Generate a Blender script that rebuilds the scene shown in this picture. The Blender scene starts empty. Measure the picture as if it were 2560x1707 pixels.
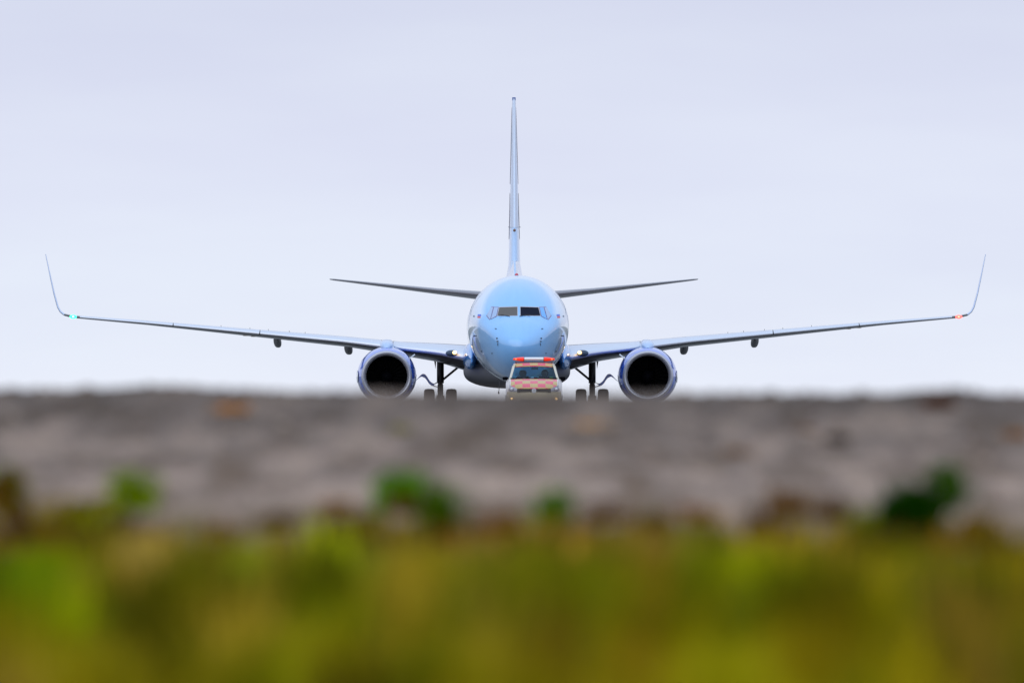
import bpy, bmesh, math, random
import numpy as np
from mathutils import Vector, Matrix, noise
R = math.radians
S = bpy.context.scene
C = S.collection
random.seed(7)
rng = np.random.default_rng(7)

# ------------------------------------------------------------------ camera
CAMZ = 0.3
FPX = 600.0 / 36.0 * 2560
HOR = 1027.0                                  # row of the true horizon in the 2560 px photograph
cam = bpy.data.cameras.new('camera'); co = bpy.data.objects.new('camera', cam); C.objects.link(co)
cam.lens = 600; cam.sensor_width = 36; cam.clip_start = 1.0; cam.clip_end = 20000
co.location = (0, 0, CAMZ)
co.rotation_euler = (R(90) + math.atan((HOR - 853.5) / FPX), 0, 0)
cam.dof.use_dof = True; cam.dof.focus_distance = 622; cam.dof.aperture_fstop = 7.7
S.camera = co

# ------------------------------------------------------------------ sky, sun
SUN_EL, SUN_AZ = R(38), R(205)                # high thin overcast, glow from behind the camera
w = bpy.data.worlds.new('World'); S.world = w; w.use_nodes = True
nt = w.node_tree; N = nt.nodes; L = nt.links; N.clear()
out = N.new('ShaderNodeOutputWorld'); bg = N.new('ShaderNodeBackground'); L.new(bg.outputs[0], out.inputs[0])
sky = N.new('ShaderNodeTexSky'); sky.sky_type = 'NISHITA'; sky.sun_disc = False
sky.sun_elevation = SUN_EL; sky.sun_rotation = SUN_AZ; sky.dust_density = 3
tc = N.new('ShaderNodeTexCoord'); sep = N.new('ShaderNodeSeparateXYZ'); L.new(tc.outputs['Generated'], sep.inputs[0])
ramp = N.new('ShaderNodeValToRGB'); L.new(sep.outputs['Z'], ramp.inputs[0])
cr = ramp.color_ramp
K = 0.1 * 1.0
def sc(c, s=1.0): return (c[0]*s, c[1]*s, c[2]*s, 1)
cr.elements[0].position = 0.0;  cr.elements[0].color = sc((.91, .955, 1.06))
cr.elements[1].position = 1.0;  cr.elements[1].color = sc((.62, .80, 1.0), 1)
e = cr.elements.new(0.006); e.color = sc((.845, .905, 1.03))
e = cr.elements.new(0.014); e.color = sc((.805, .85, 1.0))
e = cr.elements.new(0.024); e.color = sc((.73, .775, .935))
e = cr.elements.new(0.20); e.color = sc((.70, .79, .97))
# overcast: brighter towards the zenith
gain = N.new('ShaderNodeMapRange'); L.new(sep.outputs['Z'], gain.inputs[0])
gain.inputs[1].default_value = 0.04; gain.inputs[2].default_value = 0.9
gain.inputs[3].default_value = 1.0; gain.inputs[4].default_value = 1.3
mp = N.new('ShaderNodeMapping'); L.new(tc.outputs['Generated'], mp.inputs[0]); mp.inputs['Scale'].default_value = (1, 1, 5)
n1 = N.new('ShaderNodeTexNoise'); L.new(mp.outputs[0], n1.inputs['Vector']); n1.inputs['Scale'].default_value = 34
n1.inputs['Detail'].default_value = 3; n1.inputs['Roughness'].default_value = .5
r2 = N.new('ShaderNodeValToRGB'); L.new(n1.outputs['Fac'], r2.inputs[0])
r2.color_ramp.elements[0].position = .35; r2.color_ramp.elements[0].color = (.955, .95, .975, 1)
r2.color_ramp.elements[1].position = .65; r2.color_ramp.elements[1].color = (1.0, 1.0, 1.0, 1)
m1 = N.new('ShaderNodeVectorMath'); m1.operation = 'MULTIPLY'; L.new(ramp.outputs[0], m1.inputs[0]); L.new(r2.outputs[0], m1.inputs[1])
m2 = N.new('ShaderNodeVectorMath'); m2.operation = 'SCALE'; L.new(m1.outputs[0], m2.inputs[0]); L.new(gain.outputs[0], m2.inputs['Scale'])
m3 = N.new('ShaderNodeVectorMath'); m3.operation = 'SCALE'; L.new(sky.outputs[0], m3.inputs[0]); m3.inputs['Scale'].default_value = .10
mx = N.new('ShaderNodeMix'); mx.data_type = 'RGBA'; mx.inputs[0].default_value = .93
L.new(m3.outputs[0], mx.inputs[6]); L.new(m2.outputs[0], mx.inputs[7])
L.new(mx.outputs[2], bg.inputs[0]); bg.inputs[1].default_value = 1.0

sd = bpy.data.lights.new('sun', 'SUN'); so = bpy.data.objects.new('sun', sd); C.objects.link(so)
sd.energy = .75; sd.angle = R(100); sd.color = (1, .96, .9)
sv = Vector((math.sin(SUN_AZ)*math.cos(SUN_EL), math.cos(SUN_AZ)*math.cos(SUN_EL), math.sin(SUN_EL)))
so.rotation_euler = sv.to_track_quat('Z', 'Y').to_euler()
vs = S.view_settings; vs.view_transform = 'Standard'; vs.look = 'None'; vs.exposure = 0; vs.gamma = 1

# ------------------------------------------------------------------ helpers
def tag(o, label=None, cat=None, group=None, kind=None):
    if label: o['label'] = label
    if cat: o['category'] = cat
    if group: o['group'] = group
    if kind: o['kind'] = kind
    return o
def empty(name, loc, rz=0):
    o = bpy.data.objects.new(name, None); C.objects.link(o); o.location = loc; o.rotation_euler = (0, 0, rz)
    o.empty_display_size = .5
    return o
def mat(name, col, rough=.5, metal=0, spec=.5, coat=0, coat_ior=1.5, emit=None, es=0, bump=0, bscale=20, var=0, vscale=3, trans=0):
    m = bpy.data.materials.new(name); m.use_nodes = True
    n = m.node_tree.nodes; l = m.node_tree.links; p = n['Principled BSDF']
    p.inputs['Base Color'].default_value = (*col, 1); p.inputs['Roughness'].default_value = rough
    p.inputs['Metallic'].default_value = metal; p.inputs['Specular IOR Level'].default_value = spec
    p.inputs['Coat Weight'].default_value = coat; p.inputs['Coat IOR'].default_value = coat_ior; p.inputs['Coat Roughness'].default_value = .04
    if trans: p.inputs['Transmission Weight'].default_value = trans
    if emit: p.inputs['Emission Color'].default_value = (*emit, 1); p.inputs['Emission Strength'].default_value = es
    t = n.new('ShaderNodeTexCoord')
    if var:
        q = n.new('ShaderNodeTexNoise'); q.inputs['Scale'].default_value = vscale; q.inputs['Detail'].default_value = 5
        l.new(t.outputs['Object'], q.inputs['Vector'])
        x = n.new('ShaderNodeMix'); x.data_type = 'RGBA'; x.blend_type = 'MIX'
        x.inputs[6].default_value = (*[c*(1-var) for c in col], 1); x.inputs[7].default_value = (*[min(1, c*(1+var)) for c in col], 1)
        l.new(q.outputs['Fac'], x.inputs[0]); l.new(x.outputs[2], p.inputs['Base Color'])
    if bump:
        q = n.new('ShaderNodeTexNoise'); q.inputs['Scale'].default_value = bscale; q.inputs['Detail'].default_value = 4
        l.new(t.outputs['Object'], q.inputs['Vector'])
        b = n.new('ShaderNodeBump'); b.inputs['Strength'].default_value = bump; b.inputs['Distance'].default_value = .02
        l.new(q.outputs['Fac'], b.inputs['Height']); l.new(b.outputs[0], p.inputs['Normal'])
    return m
def attr_mat(name, rough=.7, transl=0):
    m = bpy.data.materials.new(name); m.use_nodes = True
    n = m.node_tree.nodes; l = m.node_tree.links; p = n['Principled BSDF']
    a = n.new('ShaderNodeAttribute'); a.attribute_name = 'tint'
    l.new(a.outputs['Color'], p.inputs['Base Color']); p.inputs['Roughness'].default_value = rough
    p.inputs['Specular IOR Level'].default_value = .04
    if transl:
        t = n.new('ShaderNodeBsdfTranslucent'); l.new(a.outputs['Color'], t.inputs[0])
        mm = n.new('ShaderNodeMixShader'); mm.inputs[0].default_value = transl
        l.new(p.outputs[0], mm.inputs[1]); l.new(t.outputs[0], mm.inputs[2]); l.new(mm.outputs[0], n['Material Output'].inputs[0])
    return m
def add(name, v, f, m, parent=None, smooth=True, sharp=None):
    me = bpy.data.meshes.new(name); me.from_pydata([tuple(p) for p in v], [], f)
    b = bmesh.new(); b.from_mesh(me); bmesh.ops.recalc_face_normals(b, faces=b.faces); b.to_mesh(me); b.free()
    me.polygons.foreach_set('use_smooth', [smooth]*len(me.polygons))
    if smooth and sharp: me.set_sharp_from_angle(angle=R(sharp))
    o = bpy.data.objects.new(name, me); C.objects.link(o); me.materials.append(m)
    if parent: o.parent = parent
    return o
class MB:
    def __init__(s): s.v = []; s.f = []
    def add(s, v, f):
        n = len(s.v); s.v += [tuple(p) for p in v]; s.f += [tuple(i+n for i in q) for q in f]; return s
    def box(s, c, d, rot=None, bev=0):
        x, y, z = [q/2 for q in d]; v = [Vector((i*x, j*y, k*z)) for i in (-1, 1) for j in (-1, 1) for k in (-1, 1)]
        if rot: v = [rot @ p for p in v]
        v = [p + Vector(c) for p in v]
        return s.add(v, [(0,1,3,2),(4,6,7,5),(0,4,5,1),(2,3,7,6),(0,2,6,4),(1,5,7,3)])
    def loft(s, rings, cap=True):
        n = len(rings[0]); v = [p for r in rings for p in r]; f = []
        for i in range(len(rings)-1):
            for j in range(n):
                a = i*n+j; b = i*n+(j+1) % n; f.append((a, b, b+n, a+n))
        if cap: f.append(tuple(range(n))[::-1]); f.append(tuple(range((len(rings)-1)*n, len(rings)*n)))
        return s.add(v, f)
    def tube(s, pts, r, n=12):
        pts = [Vector(p) for p in pts]; rs = r if isinstance(r, (list, tuple)) else [r]*len(pts); rings = []
        for i, p in enumerate(pts):
            t = (pts[min(i+1, len(pts)-1)] - pts[max(i-1, 0)]).normalized()
            u = t.orthogonal().normalized() if abs(t.x) > .9 else t.cross(Vector((1, 0, 0))).normalized()
            w_ = t.cross(u)
            rings.append([p + (u*math.cos(a) + w_*math.sin(a))*rs[i] for a in [2*math.pi*k/n for k in range(n)]])
        return s.loft(rings)
    def lathe(s, prof, c, axis='y', n=32, sz=1, cap=False):     # prof: (along, radius)
        rings = []
        for (a, r) in prof:
            ring = []
            for k in range(n):
                t = 2*math.pi*k/n; p, q = r*math.cos(t), r*math.sin(t)
                ring.append((c[0]+p, c[1]+a, c[2]+q) if axis == 'y' else ((c[0]+a, c[1]+p, c[2]+q) if axis == 'x' else (c[0]+p, c[1]+q, c[2]+a)))
            rings.append(ring)
        return s.loft(rings, cap)
    def ball(s, c, r, n=12):
        rx, ry, rz = r if isinstance(r, tuple) else (r, r, r); rings = []
        for i in range(n+1):
            t = math.pi*(i+.02)/(n+.04); rings.append([(c[0]+rx*math.sin(t)*math.cos(2*math.pi*k/16), c[1]+ry*math.sin(t)*math.sin(2*math.pi*k/16), c[2]+rz*math.cos(t)) for k in range(16)])
        return s.loft(rings)
    def build(s, name, m, parent=None, smooth=True, sharp=40): return add(name, s.v, s.f, m, parent, smooth, sharp)
def pchip(xs, ys):
    xs = np.array(xs, float); ys = np.array(ys, float); h = np.diff(xs); d = np.diff(ys)/h; m = np.zeros(len(xs))
    for i in range(1, len(xs)-1):
        if d[i-1]*d[i] > 0:
            w1 = 2*h[i]+h[i-1]; w2 = h[i]+2*h[i-1]; m[i] = (w1+w2)/(w1/d[i-1]+w2/d[i])
    m[0] = d[0]; m[-1] = d[-1]
    def f(x):
        x = min(max(x, xs[0]), xs[-1]); i = min(int(np.searchsorted(xs, x, 'right'))-1, len(h)-1); t = (x-xs[i])/h[i]
        return float((2*t**3-3*t*t+1)*ys[i] + (t**3-2*t*t+t)*h[i]*m[i] + (-2*t**3+3*t*t)*ys[i+1] + (t**3-t*t)*h[i]*m[i+1])
    return f

# ------------------------------------------------------------------ setting: ground, runway
prof_z = pchip([-200, 0, 14, 22, 26, 30, 32, 36, 40.5, 44, 46, 50.5, 55, 58, 60, 62, 66, 84, 115],
               [-.5, -.48, -.38, -.27, -.215, -.173, -.155, -.099, -.035, .0185, .06, .154, .252, .325, .362, .364, .315, .05, 0])
BUMPS = [(-1.22, 60.5, .20, 1.3, .018), (1.50, 60, .10, 1.0, .022), (1.62, 60, .2, 1.2, .008), (-2.8, 61, .7, 2, .01), (.75, 60, .2, 1, .004)]
def ground_z(x, y):
    z = prof_z(y)
    if y > 115: return 0.0
    fade = max(0, min(1, (108-y)/30))
    z += fade*(-.0052*max(-6, min(6, x)) * (1 if y > 55 else max(0, (y-35)/20)))
    z += fade*.008*noise.noise(Vector((x*1.1, y*.35, 3))) + fade*.004*noise.noise(Vector((x*5, y*2, 8)))
    if y > 40:
        for bx, by, sx, sy, h in BUMPS: z += h*math.exp(-((x-bx)/sx)**2-((y-by)/sy)**2)
    return z
def axis(lo, hi, step, far, grow=1.35):
    a = list(np.arange(lo, hi+1e-6, step)); s = step; v = hi
    while v < far: s *= grow; v += s; a.append(v)
    return a
xp = axis(0, 6, .12, 9000); xs = [-v for v in xp[:0:-1]] + xp
ys = [-9000, -3000, -800, -200, -60, -20, -8, 0, 6, 12, 16, 20] + axis(22, 80, .3, 9000)
nx, ny = len(xs), len(ys)
gv = [(x, y, ground_z(x, y)) for y in ys for x in xs]
gf = [(j*nx+i, j*nx+i+1, (j+1)*nx+i+1, (j+1)*nx+i) for j in range(ny-1) for i in range(nx-1)]
gm = bpy.data.materials.new('gravel_ground'); gm.use_nodes = True
n = gm.node_tree.nodes; l = gm.node_tree.links; p = n['Principled BSDF']; p.inputs['Roughness'].default_value = .9; p.inputs['Specular IOR Level'].default_value = .2
t = n.new('ShaderNodeTexCoord'); mp = n.new('ShaderNodeMapping'); mp.inputs['Scale'].default_value = (4.5, .33, 1); l.new(t.outputs['Object'], mp.inputs[0])
q = n.new('ShaderNodeTexNoise'); q.inputs['Scale'].default_value = 1.0; q.inputs['Detail'].default_value = 6; q.inputs['Roughness'].default_value = .6; l.new(mp.outputs[0], q.inputs['Vector'])
fine = n.new('ShaderNodeTexVoronoi'); fine.inputs['Scale'].default_value = 45; l.new(t.outputs['Object'], fine.inputs['Vector'])
rr = n.new('ShaderNodeValToRGB'); l.new(q.outputs['Fac'], rr.inputs[0])
rr.color_ramp.elements[0].position = .41; rr.color_ramp.elements[0].color = (.145, .088, .052, 1)
rr.color_ramp.elements[1].position = .60; rr.color_ramp.elements[1].color = (.385, .266, .196, 1)
e = rr.color_ramp.elements.new(.5); e.color = (.235, .165, .128, 1)
sp = n.new('ShaderNodeSeparateXYZ'); l.new(t.outputs['Object'], sp.inputs[0])
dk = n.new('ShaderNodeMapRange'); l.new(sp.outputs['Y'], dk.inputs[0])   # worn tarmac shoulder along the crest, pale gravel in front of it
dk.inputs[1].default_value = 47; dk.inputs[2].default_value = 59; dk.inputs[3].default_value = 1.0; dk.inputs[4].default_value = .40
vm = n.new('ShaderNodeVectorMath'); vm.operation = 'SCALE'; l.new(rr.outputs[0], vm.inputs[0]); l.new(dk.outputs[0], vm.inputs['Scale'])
vr = n.new('ShaderNodeMapRange'); l.new(fine.outputs['Color'], vr.inputs[0]); vr.inputs[3].default_value = .7; vr.inputs[4].default_value = 1.3
vm2 = n.new('ShaderNodeVectorMath'); vm2.operation = 'SCALE'; l.new(vm.outputs[0], vm2.inputs[0]); l.new(vr.outputs[0], vm2.inputs['Scale'])
soil = n.new('ShaderNodeMath'); soil.operation = 'MULTIPLY_ADD'; l.new(q.outputs['Fac'], soil.inputs[0]); soil.inputs[1].default_value = 7; l.new(sp.outputs['Y'], soil.inputs[2])
sm_ = n.new('ShaderNodeMapRange'); l.new(soil.outputs[0], sm_.inputs[0]); sm_.inputs[1].default_value = 44.5; sm_.inputs[2].default_value = 50.5
sx_ = n.new('ShaderNodeMix'); sx_.data_type = 'RGBA'; l.new(sm_.outputs[0], sx_.inputs[0]); sx_.inputs[6].default_value = (.15, .088, .03, 1); l.new(vm2.outputs[0], sx_.inputs[7])
far = n.new('ShaderNodeMapRange'); l.new(sp.outputs['Y'], far.inputs[0]); far.inputs[1].default_value = 90; far.inputs[2].default_value = 120
mix = n.new('ShaderNodeMix'); mix.data_type = 'RGBA'; l.new(far.outputs[0], mix.inputs[0]); l.new(sx_.outputs[2], mix.inputs[6]); mix.inputs[7].default_value = (.20, .185, .15, 1)
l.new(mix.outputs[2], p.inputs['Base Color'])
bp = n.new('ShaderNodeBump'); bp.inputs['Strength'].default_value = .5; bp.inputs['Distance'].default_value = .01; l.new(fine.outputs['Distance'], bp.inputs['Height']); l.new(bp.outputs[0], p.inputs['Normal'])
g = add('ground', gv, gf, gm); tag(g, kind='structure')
asph = mat('asphalt', (.20, .195, .19), .85, bump=.4, bscale=60, var=.25, vscale=.6)
rw = MB().add([(-30, 135, .004), (30, 135, .004), (30, 1600, .004), (-30, 1600, .004)], [(0, 1, 2, 3)]).build('runway', asph, smooth=False); tag(rw, kind='structure')
wp = mat('runway_paint', (.6, .6, .58), .7, var=.2)
mk = MB()
for k in range(22): mk.add([(-.45+.1, 150+k*60, .008), (.55, 150+k*60, .008), (.55, 180+k*60, .008), (-.35, 180+k*60, .008)], [(0, 1, 2, 3)])
tag(mk.build('runway_marking', wp, smooth=False), kind='structure')

# ------------------------------------------------------------------ aircraft
M = {}
M['blue'] = mat('light_blue_paint', (.185, .465, .87), .28, coat=1, coat_ior=1.9, spec=.5)
def painted_sheen(m):                                # light blue nose, sky reflection painted pale behind slanting boundary, faint streaks of wear
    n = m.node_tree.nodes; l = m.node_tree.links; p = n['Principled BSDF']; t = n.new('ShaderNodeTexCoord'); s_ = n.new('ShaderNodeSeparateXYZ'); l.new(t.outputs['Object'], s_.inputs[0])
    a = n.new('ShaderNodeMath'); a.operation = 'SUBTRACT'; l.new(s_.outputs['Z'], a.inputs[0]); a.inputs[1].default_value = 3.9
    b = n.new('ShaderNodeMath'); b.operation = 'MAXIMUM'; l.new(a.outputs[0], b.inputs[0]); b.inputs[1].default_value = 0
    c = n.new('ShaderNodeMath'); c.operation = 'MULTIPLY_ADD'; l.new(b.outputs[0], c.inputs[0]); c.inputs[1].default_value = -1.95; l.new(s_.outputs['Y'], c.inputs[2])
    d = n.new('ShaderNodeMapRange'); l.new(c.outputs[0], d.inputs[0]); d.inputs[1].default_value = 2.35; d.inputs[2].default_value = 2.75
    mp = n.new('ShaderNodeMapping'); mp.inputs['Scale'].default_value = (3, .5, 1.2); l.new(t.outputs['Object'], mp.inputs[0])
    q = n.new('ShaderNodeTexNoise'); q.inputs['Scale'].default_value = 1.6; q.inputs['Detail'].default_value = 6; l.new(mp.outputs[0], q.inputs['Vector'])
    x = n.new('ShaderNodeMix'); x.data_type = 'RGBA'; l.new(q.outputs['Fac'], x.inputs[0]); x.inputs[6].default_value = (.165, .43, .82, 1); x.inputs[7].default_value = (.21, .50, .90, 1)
    y = n.new('ShaderNodeMix'); y.data_type = 'RGBA'; l.new(d.outputs[0], y.inputs[0]); l.new(x.outputs[2], y.inputs[6]); y.inputs[7].default_value = (.56, .70, .90, 1)  # pale colour imitates the sky mirrored at grazing angles
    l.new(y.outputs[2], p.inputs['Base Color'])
painted_sheen(M['blue'])
M['deep'] = mat('bright_blue_paint', (.015, .28, .80), .25, coat=1)
M['navy'] = mat('navy_blue_paint', (.014, .11, .70), .25, coat=1, coat_ior=1.5)
M['wing'] = mat('wing_grey_paint', (.038, .036, .042), .35, coat=.6, var=.04, vscale=1)
M['metal'] = mat('polished_metal', (.72, .73, .80), .34, metal=.75)
M['lip'] = mat('inlet_lip_metal', (.50, .49, .54), .42, metal=.6)
M['grey'] = mat('fairing_grey', (.10, .10, .11), .5)
M['dark'] = mat('dark_grey_metal', (.035, .035, .04), .5, metal=.3)
M['black'] = mat('duct_black', (.004, .004, .006), 1.0, spec=.02)
M['tyre'] = mat('tyre_rubber', (.03, .028, .028), .85, bump=.2)
M['rim'] = mat('wheel_hub', (.4, .4, .42), .4, metal=.5)
M['white'] = mat('white_paint', (.8, .8, .82), .35, coat=.5)
M['strut'] = mat('gear_steel', (.03, .03, .035), .4, metal=.5)
M['frame'] = mat('window_frame_metal', (.50, .47, .50), .45, metal=.2)
M['mauve'] = mat('side_frame_paint', (.19, .13, .26), .5)
M['glassd'] = mat('dark_cockpit_glass', (.004, .006, .02), .5, spec=.08)
M['glassl'] = mat('reflection_tinted_glass', (.13, .12, .115), .5, spec=.12)  # lighter grey base colour stands in for a reflection on the left pane
M['glasss'] = mat('side_cockpit_glass', (.30, .42, .66), .12, coat=1)
M['glassb'] = mat('side_cockpit_glass_blue', (.10, .38, .85), .12, coat=1)
M['red'] = mat('red_marking', (.75, .12, .14), .5)
M['bluem'] = mat('blue_marking', (.10, .18, .70), .5)
M['dot'] = mat('sensor_grey', (.06, .09, .14), .6)
M['seam'] = mat('panel_seam', (.16, .28, .42), .6)
M['ochre'] = mat('ochre_marking', (.45, .28, .06), .6)

NOSE_Y = 628.0
plane = empty('airliner', ((1298-1280)/FPX*NOSE_Y, NOSE_Y, 0), R(.30))
tag(plane, 'light blue twin engine jet airliner with upturned winglets facing the camera', 'airliner')
SY = [0, .05, .15, .35, .7, 1.2, 1.7, 2.3, 2.9, 3.6, 4.4, 5.3, 6.5, 24, 27, 30, 33, 36, 38]
ft = pchip(SY, [2.68, 2.83, 2.94, 3.09, 3.31, 3.58, 3.80, 4.18, 4.52, 4.83, 5.07, 5.24, 5.34, 5.34, 5.34, 5.33, 5.28, 5.17, 5.0])
fb = pchip(SY, [2.64, 2.46, 2.32, 2.13, 1.91, 1.73, 1.61, 1.50, 1.43, 1.38, 1.35, 1.335, 1.33, 1.33, 1.62, 2.35, 3.2, 4.05, 4.6])
fw = pchip(SY, [.02, .19, .34, .54, .79, 1.07, 1.27, 1.47, 1.61, 1.72, 1.80, 1.85, 1.88, 1.88, 1.84, 1.62, 1.2, .62, .18])
fc = pchip(SY, [2.66, 2.67, 2.69, 2.74, 2.86, 3.10, 3.28, 3.42, 3.48, 3.48, 3.47, 3.46, 3.46, 3.46, 3.6, 3.95, 4.35, 4.65, 4.8])
def fpt(y, a):
    s_, c_ = math.sin(a), math.cos(a); h = (ft(y)-fc(y)) if s_ > 0 else (fc(y)-fb(y))
    return (fw(y)*c_, y, fc(y)+h*s_)
st = [0, .02, .05, .1, .15, .22, .3, .4, .52, .66, .82, 1.0, 1.2, 1.4, 1.6, 1.8, 2, 2.2, 2.4, 2.65, 2.9, 3.2, 3.5, 3.9, 4.4, 4.9, 5.5, 6.2, 7, 9, 12, 16, 20, 24] + [24+.7*k for k in range(1, 20)] + [38]
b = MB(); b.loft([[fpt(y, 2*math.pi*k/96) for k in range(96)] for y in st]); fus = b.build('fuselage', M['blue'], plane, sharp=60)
def inside(x, y, z):
    h = (ft(y)-fc(y)) if z > fc(y) else (fc(y)-fb(y))
    return (x/fw(y))**2+((z-fc(y))/h)**2 <= 1
def surf(x, z):
    lo, hi = 0, 7.0
    if not inside(x, hi, z):
        return None
    for _ in range(40):
        m_ = (lo+hi)/2
        if inside(x, m_, z): hi = m_
        else: lo = m_
    return hi
def patch(mb, quad, off, n=8):                  # quad of (x, z) corners laid on the fuselage skin, off metres proud
    v = []
    for i in range(n+1):
        for j in range(n+1):
            s_, t_ = i/n, j/n
            x = (1-s_)*((1-t_)*quad[0][0]+t_*quad[3][0])+s_*((1-t_)*quad[1][0]+t_*quad[2][0])
            z = (1-s_)*((1-t_)*quad[0][1]+t_*quad[3][1])+s_*((1-t_)*quad[1][1]+t_*quad[2][1])
            v.append((x, surf(x, z)-off, z))
    mb.add(v, [(i*(n+1)+j, (i+1)*(n+1)+j, (i+1)*(n+1)+j+1, i*(n+1)+j+1) for i in range(n) for j in range(n)])
    return mb
def grow(qd, g_):
    cx = sum(p_[0] for p_ in qd)/4; cz = sum(p_[1] for p_ in qd)/4
    return [(p_[0]+g_*(1 if p_[0] > cx else -1), p_[1]+g_*(1 if p_[1] > cz else -1)) for p_ in qd]
QA = [(.06, 3.82), (.06, 4.14), (.72, 4.12), (.79, 3.82)]
QB = [(.84, 3.80), (.765, 4.12), (.915, 4.125), (1.035, 3.69)]
QC = [(1.065, 3.67), (.945, 4.13), (1.03, 4.14), (1.19, 3.83)]
for sx in (-1, 1):
    for qd, kk in ((QA, 0), (QB, 1), (QC, 2)):
        qq = [(sx*a, b_) for a, b_ in qd]
        g_ = [.02, .018, .018][kk]
        fr = patch(MB(), grow(qq, g_), .012).build('window_frame', M['frame'] if kk == 0 else M['mauve'], plane)
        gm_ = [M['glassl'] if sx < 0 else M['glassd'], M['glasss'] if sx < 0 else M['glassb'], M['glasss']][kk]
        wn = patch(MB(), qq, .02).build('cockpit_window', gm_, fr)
        if kk == 0: tag(wn, 'pane with a grey reflection put into its colour' if sx < 0 else 'clear pane looking into the dark cockpit')
    x0 = .62 if sx < 0 else .30
    wi = MB().tube([(sx*(x0+.12), surf(x0, 3.83)-.06, 3.83), (sx*x0, surf(x0, 3.84)-.05, 3.845), (sx*(x0-.28), surf(x0-.28, 3.80)-.05, 3.79)], .013, 6).build('wiper', M['dark'], plane)
    patch(MB(), [(sx*1.40, 3.80), (sx*1.40, 3.87), (sx*1.52, 3.87), (sx*1.52, 3.80)], .008, 3).build('flag_mark', M['bluem'], plane)
    patch(MB(), [(sx*1.42, 3.73), (sx*1.42, 3.80), (sx*1.53, 3.80), (sx*1.53, 3.73)], .009, 3).build('flag_mark', M['red'], plane)
    for (qx, qz, w_, h_) in ((.86, 3.33, .07, .03), (.82, 2.97, .05, .06), (.80, 2.86, .06, .05), (.79, 2.75, .03, .10), (1.62, 3.07, .12, .05), (1.38, 2.50, .05, .05), (1.0, 2.42, .04, .04), (1.66, 3.80, .05, .05)):
        patch(MB(), [(sx*(qx-w_/2), qz-h_/2), (sx*(qx-w_/2), qz+h_/2), (sx*(qx+w_/2), qz+h_/2), (sx*(qx+w_/2), qz-h_/2)], .02, 2).build('sensor_probe', M['dot'], plane)
    # forward door outline on the side of the fuselage
    dm = MB()
    for y0 in (5.0, 5.9):
        dm.loft([[(sx*(fw(y0+dy)*math.cos(a)+off*1), y0+dy, fc(y0)+(ft(y0)-fc(y0))*math.sin(a) if a > 0 else fc(y0)+(fc(y0)-fb(y0))*math.sin(a)) for (dy, off) in ((0, .004), (.03, .004), (.03, .0), (0, .0))] for a in [R(-22+5*k) for k in range(14)]])
    dm.build('cabin_door_seam', M['seam'], plane)
ns = MB()                                        # radome seam ring
ns.loft([[ (fpt(y_, a)[0]*1.001, y_, fpt(y_, a)[2]+ .003*math.sin(a)) for a in [2*math.pi*k/96 for k in range(96)]] for y_ in (1.50, 1.512)], cap=False)
# belly fairing
bf = MB(); rings = []
for y_, sw, zt, zb in [(10.2, .3, 1.6, 1.36), (11, 1.2, 2.2, 1.28), (12, 1.75, 2.4, 1.2), (13.5, 1.98, 2.5, 1.15), (16, 2.02, 2.5, 1.14), (19, 2.0, 2.4, 1.16), (21, 1.8, 2.3, 1.22), (23, 1.3, 2.0, 1.3), (24.3, .3, 1.6, 1.36)]:
    rings.append([((abs(math.cos(a))**.75)*math.copysign(1, math.cos(a))*sw, y_, (zt+zb)/2+(abs(math.sin(a))**.8)*math.copysign(1, math.sin(a))*(zt-zb)/2) for a in [2*math.pi*k/48 for k in range(48)]])
bf.loft(rings).build('belly_fairing', M['grey'], plane)
# wing root fillet in bright blue
for sx in (-1, 1):
    rf = MB(); rr_ = []
    for y_, hw, z0, hz in [(10.8, .03, 2.2, .10), (11.6, .16, 2.25, .35), (12.5, .26, 2.3, .5), (13.6, .34, 2.32, .55), (15.5, .3, 2.3, .5)]:
        rr_.append([(sx*(1.72+hw*math.cos(a)), y_, z0+hz*math.sin(a)) for a in [2*math.pi*k/24 for k in range(24)]])
    rf.loft(rr_).build('wing_root_fillet', M['deep'], plane)

def foil(n=18, t_=1.0, x0=0, x1=1):
    up, dn = [], []
    for i in range(n+1):
        x = x0+(x1-x0)*(1-math.cos(math.pi/2*(i/n)*1.0)) if x1 < 1 else .5*(1-math.cos(math.pi*i/n))
        yt = (.2969*math.sqrt(x)-.1260*x-.3516*x*x+.2843*x**3-.1030*x**4)*10   # half-thickness, max ~ 1.0*.5
        yt = yt/2*t_/1.0
        cam_ = .06*math.sin(math.pi*min(x, 1))
        up.append((x, yt*.5*2/1.0*.5+cam_*.0)); dn.append((x, -yt*.5))
    return up, dn
def section(P, nrm, chord, th, up, dn, off=0):
    pts = []
    k_ = th/.5*.5
    for (x, h) in up[::-1]: pts.append(Vector(P)+Vector((0, 1, 0))*(x*chord)+nrm*(h*2*th*1.0*.5/.25*.5))
    for (x, h) in dn[1:]: pts.append(Vector(P)+Vector((0, 1, 0))*(x*chord)+nrm*(h*2*th*1.0*.5/.25*.5))
    return pts
def hthick(x): return (.2969*math.sqrt(max(x, 0))-.1260*x-.3516*x*x+.2843*x**3-.1036*x**4)*10/2/.5*.5   # peaks at ~0.5
def wing_ring(P, nrm, chord, th, x1=1.0, n=18, off=0.0, up_frac=1.0, lowf=1.0):
    xs_ = [x1*.5*(1-math.cos(math.pi*i/n)) for i in range(n+1)] if x1 == 1 else [x1*(i/n)**2 for i in range(n+1)]
    pts = []
    for x in xs_[::-1]: pts.append(Vector(P)+Vector((0, x*chord-off, 0))+nrm*(hthick(x)*th+off))
    for x in xs_[1:]:
        x *= lowf; pts.append(Vector(P)+Vector((0, x*chord-off, 0))-nrm*(hthick(x)*th*up_frac+off))
    return pts
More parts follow.
